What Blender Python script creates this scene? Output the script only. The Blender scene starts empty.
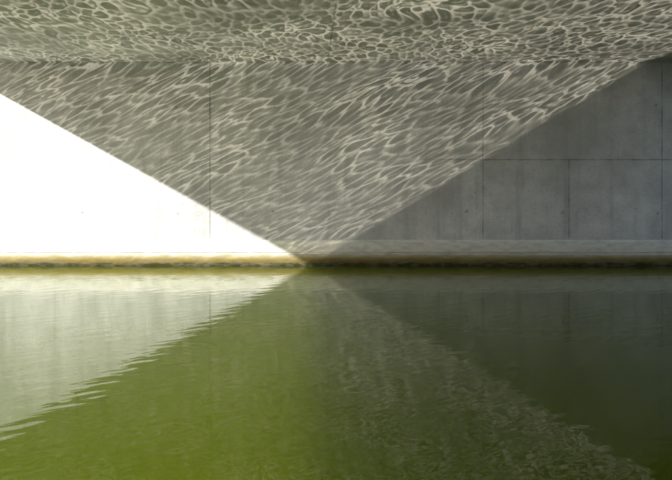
import bpy, bmesh, math, random
from mathutils import Vector

H=3.0
A_SUN=1/0.553; A_REF=1/0.605; B=1.5
XL=-H*A_SUN; XR=6.2
SUN=14; SKY=0.29
scene=bpy.context.scene
scene.view_settings.view_transform='Standard'
scene.view_settings.look='None'
scene.view_settings.exposure=0

# ---------- node helper ----------
class G:
    def __init__(s,nt): s.nt=nt; s.n=nt.nodes; s.l=nt.links
    def node(s,t,**k):
        x=s.n.new(t)
        for a,b in k.items(): setattr(x,a,b)
        return x
    def put(s,sock,v):
        if isinstance(v,bpy.types.NodeSocket): s.l.new(v,sock)
        else: sock.default_value=v
    def m(s,op,a,b=None,c=None,clamp=False):
        x=s.node('ShaderNodeMath',operation=op,use_clamp=clamp)
        s.put(x.inputs[0],a)
        if b is not None: s.put(x.inputs[1],b)
        if c is not None: s.put(x.inputs[2],c)
        return x.outputs[0]
    def vm(s,op,a,b=None,sc=None):
        x=s.node('ShaderNodeVectorMath',operation=op)
        s.put(x.inputs[0],a)
        if b is not None: s.put(x.inputs[1],b)
        if sc is not None: s.put(x.inputs['Scale'],sc)
        return x.outputs[0]
    def comb(s,x,y,z):
        n=s.node('ShaderNodeCombineXYZ')
        s.put(n.inputs[0],x);s.put(n.inputs[1],y);s.put(n.inputs[2],z)
        return n.outputs[0]
    def sep(s,v):
        n=s.node('ShaderNodeSeparateXYZ'); s.l.new(v,n.inputs[0]); return n.outputs
    def noise(s,vec,scale,detail=2,rough=.5,dim='3D',dist=0,out=0):
        n=s.node('ShaderNodeTexNoise',noise_dimensions=dim)
        s.l.new(vec,n.inputs['Vector'])
        n.inputs['Scale'].default_value=scale;n.inputs['Detail'].default_value=detail
        n.inputs['Roughness'].default_value=rough;n.inputs['Distortion'].default_value=dist
        return n.outputs[out]
    def mr(s,v,a,b,c,d,smooth=False):
        n=s.node('ShaderNodeMapRange')
        if smooth: n.interpolation_type='SMOOTHSTEP'
        s.put(n.inputs[0],v)
        for i,q in enumerate((a,b,c,d)): s.put(n.inputs[i+1],q)
        return n.outputs[0]
    def mix(s,f,a,b,mode='MIX'):
        n=s.node('ShaderNodeMix',data_type='RGBA',blend_type=mode)
        s.put(n.inputs[0],f)
        s.put(n.inputs[6],a if isinstance(a,bpy.types.NodeSocket) else (*a,1))
        s.put(n.inputs[7],b if isinstance(b,bpy.types.NodeSocket) else (*b,1))
        return n.outputs[2]
    def scalev(s,v,sc):
        n=s.node('ShaderNodeVectorMath',operation='MULTIPLY')
        s.l.new(v,n.inputs[0]); n.inputs[1].default_value=sc; return n.outputs[0]

def newmat(name):
    m=bpy.data.materials.new(name); m.use_nodes=True
    nt=m.node_tree; g=G(nt); b=nt.nodes['Principled BSDF']
    return m,g,b

def concrete(name,vjoints=(),hjoints=(),base=(.445,.445,.435),axis='wall'):
    m,g,b=newmat(name)
    pos=g.node('ShaderNodeNewGeometry').outputs['Position']
    X,Y,Z=g.sep(pos)
    big=g.noise(pos,.7,2,.6)
    mid=g.noise(pos,3.2,5,.7)
    fine=g.noise(pos,45,1,.6)
    col=g.mix(g.mr(big,.35,.65,0,1),tuple(c*.76 for c in base),tuple(c*1.12 for c in base))
    col=g.mix(g.mr(mid,.38,.68,0,.6),col,(.27,.27,.27))
    if axis=='wall':
        streak=g.noise(g.scalev(pos,(5,5,.35)),1.2,3,.65)
        col=g.mix(g.mr(streak,.52,.75,0,.5),col,(.23,.235,.235))
        col=g.mix(g.mr(streak,.42,.25,0,.35),col,(.53,.53,.51))
    col=g.mix(g.mr(fine,.58,.75,0,.6),col,(.15,.15,.14))
    wob=g.m('MULTIPLY',g.m('SUBTRACT',mid,.5),.03)
    C=Z if axis=='wall' else g.m('MULTIPLY',Y,-1.)
    for (x,w,s,z0,z1) in vjoints:
        d=g.m('ABSOLUTE',g.m('SUBTRACT',g.m('ADD',X,g.m('MULTIPLY',wob,.4)),x))
        f=g.m('MULTIPLY',g.mr(d,w*.3,w,1,0),g.mr(mid,.38,.6,s*.3,s))
        f=g.m('MULTIPLY',f,g.m('MULTIPLY',g.m('GREATER_THAN',C,z0),g.m('LESS_THAN',C,z1)))
        col=g.mix(f,col,(.06,.06,.055))
    C=Z if axis=='wall' else Y
    for (z,w,s,x0,x1) in hjoints:
        d=g.m('ABSOLUTE',g.m('SUBTRACT',g.m('ADD',C,g.m('MULTIPLY',wob,.3)),z))
        f=g.m('MULTIPLY',g.mr(d,w*.3,w,1,0),g.mr(mid,.38,.6,s*.25,s))
        f=g.m('MULTIPLY',f,g.m('MULTIPLY',g.mr(X,x0,x0+.4,0,1),g.m('LESS_THAN',X,x1)))
        col=g.mix(f,col,(.08,.08,.07))
    g.put(b.inputs['Base Color'],col); b.inputs['Roughness'].default_value=.9
    b.inputs['Specular IOR Level'].default_value=.0
    bp=g.node('ShaderNodeBump'); bp.inputs['Strength'].default_value=.6; bp.inputs['Distance'].default_value=.007
    g.put(bp.inputs['Height'],g.noise(pos,14,3,.75)); g.put(b.inputs['Normal'],bp.outputs[0])
    return m

px=lambda p:(p-310)/67.7
mat_wall=concrete('abutment_concrete',
    vjoints=[(px(210),.012,.85,.4,3),(px(243),.007,.35,.4,2.5),(px(483),.010,.6,.4,3),(px(476),.006,.4,.4,2),
             (px(569),.010,.7,.4,1.55),(px(662),.010,.7,.4,3),(px(-60),.012,.7,.4,3)],
    hjoints=[(1.56,.012,.75,1.6,40),(1.56,.008,.2,-40,1.6)])
mat_soffit=concrete('soffit_concrete',
    vjoints=[(.26,.012,.6,-1,20),(5.0,.02,.3,-1,20)],
    hjoints=[(-1.25,.02,.3,-6,9),(-2.5,.02,.3,-6,9)],axis='soffit',base=(.47,.465,.45))
mat_conc=concrete('plain_concrete')
mat_hole,g,b=newmat('tie_hole_mortar'); b.inputs['Base Color'].default_value=(.24,.24,.23,1); b.inputs['Roughness'].default_value=1

# plinth material
mat_pl,g,b=newmat('stained_plinth_concrete')
pos=g.node('ShaderNodeNewGeometry').outputs['Position']
X,Y,Z=g.sep(pos)
n1=g.noise(g.scalev(pos,(1.2,1,6)),3,4,.65); n2=g.noise(g.scalev(pos,(.5,1,1.6)),14,3,.6)
zz=g.m('ADD',Z,g.m('MULTIPLY',g.m('SUBTRACT',n1,.5),.07))
r=g.node('ShaderNodeValToRGB'); g.put(r.inputs[0],g.mr(zz,0,.4,0,1))
cr=r.color_ramp
cr.elements[0].position=0; cr.elements[0].color=(.018,.02,.008,1)
cr.elements[1].position=1; cr.elements[1].color=(.56,.56,.52,1)
for p,c in ((.08,(.03,.028,.01,1)),(.12,(.09,.065,.018,1)),(.24,(.15,.115,.035,1)),(.35,(.27,.24,.14,1)),(.45,(.48,.47,.42,1))):
    e=cr.elements.new(p); e.color=c
col=g.mix(g.mr(n2,.42,.75,0,.45),r.outputs[0],(.17,.16,.12))
g.put(b.inputs['Base Color'],col); b.inputs['Roughness'].default_value=.8; b.inputs['Specular IOR Level'].default_value=.1

# water
mat_w,g,b=newmat('green_canal_water')
pos=g.node('ShaderNodeNewGeometry').outputs['Position']
rot=g.node('ShaderNodeVectorRotate',rotation_type='Z_AXIS'); g.l.new(pos,rot.inputs['Vector']); rot.inputs['Angle'].default_value=math.radians(-35)
v=g.scalev(rot.outputs[0],(1,2.6,1))
w1=g.noise(v,3.2,1,.5); w3=g.noise(v,8,1,.5)
hh=g.m('ADD',g.m('MULTIPLY',w1,.0022),g.m('MULTIPLY',w3,.0006))
bp=g.node('ShaderNodeBump'); bp.inputs['Strength'].default_value=1; bp.inputs['Distance'].default_value=1.0
g.put(bp.inputs['Height'],hh); g.put(b.inputs['Normal'],bp.outputs[0])
b.subsurface_method='BURLEY'
b.inputs['Base Color'].default_value=(.060,.082,.001,1)
b.inputs['Roughness'].default_value=.005; b.inputs['IOR'].default_value=1.36
b.inputs['Subsurface Weight'].default_value=1.0
b.inputs['Subsurface Radius'].default_value=(.85,1,.5); b.inputs['Subsurface Scale'].default_value=3.0

mat_g,g,b=newmat('grass_ground')
pos=g.node('ShaderNodeNewGeometry').outputs['Position']
g.put(b.inputs['Base Color'],g.mix(g.mr(g.noise(pos,.6,6,.7),.3,.7,0,1),(.03,.05,.015),(.09,.11,.04))); b.inputs['Roughness'].default_value=1
mat_bed,g,b=newmat('canal_mud'); b.inputs['Base Color'].default_value=(.05,.05,.02,1)
mat_as,g,b=newmat('asphalt')
pos=g.node('ShaderNodeNewGeometry').outputs['Position']
g.put(b.inputs['Base Color'],g.mix(g.noise(pos,30,3,.7),(.03,.03,.03),(.07,.07,.068))); b.inputs['Roughness'].default_value=.9
mat_paint,g,b=newmat('white_road_paint'); b.inputs['Base Color'].default_value=(.7,.7,.68,1)

def obj(name,me,mat,parent=None):
    o=bpy.data.objects.new(name,me); scene.collection.objects.link(o)
    if mat: me.materials.append(mat)
    if parent: o.parent=parent
    return o
def box(name,x0,x1,y0,y1,z0,z1,mat,parent=None,bevel=0):
    me=bpy.data.meshes.new(name); bm=bmesh.new(); bmesh.ops.create_cube(bm,size=1)
    for v in bm.verts: v.co=Vector(((x0+x1)/2+v.co.x*(x1-x0),(y0+y1)/2+v.co.y*(y1-y0),(z0+z1)/2+v.co.z*(z1-z0)))
    if bevel: bmesh.ops.bevel(bm,geom=list(bm.edges),offset=bevel,segments=2,affect='EDGES')
    bm.to_mesh(me); bm.free(); return obj(name,me,mat,parent)
def extrude_x(name,prof,x0,x1,mat,parent=None):
    me=bpy.data.meshes.new(name); n=len(prof)
    vs=[(x0,y,z) for y,z in prof]+[(x1,y,z) for y,z in prof]
    fs=[(i,(i+1)%n,n+(i+1)%n,n+i) for i in range(n)]+[tuple(range(n))[::-1],tuple(range(n,2*n))]
    me.from_pydata(vs,[],fs); bm=bmesh.new(); bm.from_mesh(me); bmesh.ops.recalc_face_normals(bm,faces=bm.faces); bm.to_mesh(me); bm.free()
    return obj(name,me,mat,parent)
def empty(name):
    o=bpy.data.objects.new(name,None); scene.collection.objects.link(o); return o

CW=22.0
ab=empty('abutment_wall')
box('wall_face',-160,160,0,1.2,-2.2,H-.003,mat_wall,ab)
box('wall_core',-160,160,.01,1.19,H-.003,H-.001,mat_conc,ab)
pl=[(0.02,-2.2),(0.02,.375),(-.012,.375),(-.035,.35),(-.04,.20),(-.025,.185),(-.025,.17),(-.06,.155),(-.065,-2.2)]
extrude_x('plinth',pl,-160,160,mat_pl,ab)
box('coping_left',-160,XL-.01,-.06,1.2,H,H+.45,mat_conc,ab,.02)
box('coping_right',XR+.01,160,-.06,1.2,H,H+.45,mat_conc,ab,.02)
me=bpy.data.meshes.new('tie_holes'); bm=bmesh.new()
random.seed(4)
for zc in (.78,2.35):
    for k in range(-10,14):
        xc=-.55+k*1.42+random.uniform(-.03,.03); rr=.018+random.uniform(0,.006); zz_=zc+random.uniform(-.02,.02)
        ring=[bm.verts.new((xc+rr*math.cos(t_*math.pi/6),-.002,zz_+rr*math.sin(t_*math.pi/6))) for t_ in range(12)]
        inn=[bm.verts.new((xc+rr*.6*math.cos(t_*math.pi/6),-.003,zz_+rr*.6*math.sin(t_*math.pi/6))) for t_ in range(12)]
        for i in range(12): bm.faces.new((ring[i],ring[(i+1)%12],inn[(i+1)%12],inn[i]))
        bm.faces.new(inn)
bm.to_mesh(me); bm.free(); obj('tie_holes',me,mat_hole,ab)
ab2=empty('abutment_wall.001')
box('far_wall_face',-160,160,-CW-1.2,-CW,-2.2,H-.001,mat_conc,ab2)
box('far_coping_left',-160,XL-.01,-CW-1.2,-CW+.06,H,H+.45,mat_conc,ab2,.02)
box('far_coping_right',XR+.01,160,-CW-1.2,-CW+.06,H,H+.45,mat_conc,ab2,.02)
br=empty('concrete_bridge')
box('deck_slab',XL,XR,-CW-1.2,1.2,H,H+.75,mat_soffit,br)
box('road_surface',XL+.45,XR-.45,-CW-40,41,H+.75,H+.80,mat_as,br)
box('parapet_left',XL,XL+.3,-CW-1.2,1.2,H+.75,H+1.75,mat_conc,br,.02)
box('parapet_right',XR-.3,XR,-CW-1.2,1.2,H+.75,H+1.75,mat_conc,br,.02)
for i in range(12):
    y=-CW-20+i*5; xm=(XL+XR)/2
    box('lane_mark_%d'%i,xm-.06,xm+.06,y,y+2,H+.804,H+.808,mat_paint,br)
box('canal_bed',-160,160,-CW,0,-2.4,-2.2,mat_bed)
box('water',-159,159,-CW-.05,-.02,-2.1,0,mat_w)
box('ground',-600,600,1.2,900,H-.4,H+.40,mat_g)
box('ground.001',-600,600,-900,-CW-1.2,H-.4,H+.40,mat_g)

# sun
s=Vector((A_SUN,B,-1)).normalized()
sd=bpy.data.lights.new('sun','SUN'); sd.energy=SUN; sd.angle=math.radians(.6); sd.color=(1,.97,.92)
so=bpy.data.objects.new('sun',sd); scene.collection.objects.link(so)
so.rotation_euler=s.to_track_quat('-Z','Y').to_euler(); so.location=(-30,-30,30)
el=math.asin(-s.z); az=math.atan2(-s.x,-s.y)
w=bpy.data.worlds.new('World'); scene.world=w; w.use_nodes=True
nt=w.node_tree; sky=nt.nodes.new('ShaderNodeTexSky'); sky.sky_type='NISHITA'; sky.sun_disc=False
sky.sun_elevation=el; sky.sun_rotation=az
nt.links.new(sky.outputs[0],nt.nodes['Background'].inputs[0]); nt.nodes['Background'].inputs[1].default_value=SKY

# added point lamp standing in for sunlight thrown back by the rippled water
LP=(-1.5,-9.6,.12)
ld=bpy.data.lights.new('ripple_light_stand_in_lamp','POINT'); ld.energy=1; ld.shadow_soft_size=0.0; ld.color=(1,1,1)
ld.use_nodes=True; g=G(ld.node_tree)
em=[n for n in g.n if n.type=='EMISSION'][0]
N=g.node('ShaderNodeTexCoord').outputs['Normal']
dx,dy,dz=g.sep(N)
dyc=g.m('MAXIMUM',dy,.02); dzc=g.m('MAXIMUM',dz,.0005)
tw=g.m('DIVIDE',-LP[1],dyc); ts=g.m('DIVIDE',H-LP[2],dzc)
t=g.m('MINIMUM',tw,ts)
onwall=g.m('LESS_THAN',tw,ts)
Pv=g.vm('ADD',g.vm('SCALE',N,sc=t),LP)
Py=g.sep(Pv)[1]; Pz=g.sep(Pv)[2]
Wv=g.vm('ADD',Pv,g.vm('SCALE',(-A_REF,-B,-1.),sc=Pz))   # point on the water a reflected sun ray would have left (z=0)
Wx=g.sep(Wv)[0]
lowx=g.noise(Wv,.9,0,.5,'2D')
# lamp pattern imitating light focused by ripples: 1/|det(I + f * Hessian(h))|
q=g.vm('ADD',g.scalev(Wv,(5.6,2.8,0)),g.vm('SCALE',(1.,.6,0.),sc=g.m('MULTIPLY',lowx,1.8)))
f=g.m('MULTIPLY',g.mr(Pz,0,3,.11,.25),g.mr(lowx,.3,.7,.7,1.3)); e=.2
def h(v): return g.noise(v,1.0,1.0,.5,'2D')
EX=(e,0.,0.);EY=(0.,e,0.)
c0=h(q); gx=g.m('SUBTRACT',h(g.vm('ADD',q,EX)),c0); gy=g.m('SUBTRACT',h(g.vm('ADD',q,EY)),c0)
q2=g.vm('SUBTRACT',q,g.vm('SCALE',g.comb(gx,gy,0.),sc=g.m('MULTIPLY',f,1/e)))
h0=h(q2);xp=h(g.vm('ADD',q2,EX));xm=h(g.vm('SUBTRACT',q2,EX));yp=h(g.vm('ADD',q2,EY));ym=h(g.vm('SUBTRACT',q2,EY));xy=h(g.vm('ADD',q2,(e,e,0.)))
fi=g.m('MULTIPLY',f,1/(e*e)); h2=g.m('MULTIPLY',h0,-2.)
a=g.m('MULTIPLY_ADD',fi,g.m('ADD',g.m('ADD',xp,xm),h2),1.)
d=g.m('MULTIPLY_ADD',fi,g.m('ADD',g.m('ADD',yp,ym),h2),1.)
c=g.m('MULTIPLY',fi,g.m('SUBTRACT',g.m('ADD',xy,h0),g.m('ADD',xp,yp)))
det=g.m('SUBTRACT',g.m('MULTIPLY',a,d),g.m('MULTIPLY',c,c))
soft=g.mr(Py,-.8,0,.75,.48)
pat=g.m('DIVIDE',g.mr(soft,.48,.75,1.12,1.42),g.m('POWER',g.m('MULTIPLY_ADD',det,det,soft),.8))
pat=g.m('MULTIPLY',pat,g.mr(lowx,.3,.7,.75,1.25))
mask=g.mr(g.m('ADD',Wx,g.m('MULTIPLY',g.m('SUBTRACT',c0,.5),g.m('MULTIPLY',Pz,.08))),-.08,.06,1,0,True)
nrm=math.sqrt(A_REF**2+B**2+1)
want=g.mr(onwall,0,1,1/nrm*1.7,B/nrm)
cosl=g.mr(onwall,0,1,dzc,dyc)
I=g.m('DIVIDE',g.m('MULTIPLY',want,g.m('MULTIPLY',t,t)),cosl)
I=g.m('MULTIPLY',I,g.m('MULTIPLY',pat,mask))
I=g.m('MULTIPLY',I,g.m('MULTIPLY',g.m('GREATER_THAN',dy,.03),g.m('GREATER_THAN',Pz,.0)))
REF=2.05
g.put(em.inputs['Strength'],g.m('MULTIPLY',I,REF*4*math.pi))
em.inputs['Color'].default_value=(1,.92,.73,1)
lo=bpy.data.objects.new('ripple_light_stand_in_lamp',ld); scene.collection.objects.link(lo); lo.location=LP

cam=bpy.data.cameras.new('camera'); co=bpy.data.objects.new('camera',cam); scene.collection.objects.link(co)
co.location=(0,-10,1.2); co.rotation_euler=(math.radians(90),0,0)
cam.sensor_width=36; cam.lens=36.27; cam.shift_x=.0387; cam.shift_y=-.0833; cam.clip_end=3000
scene.camera=co
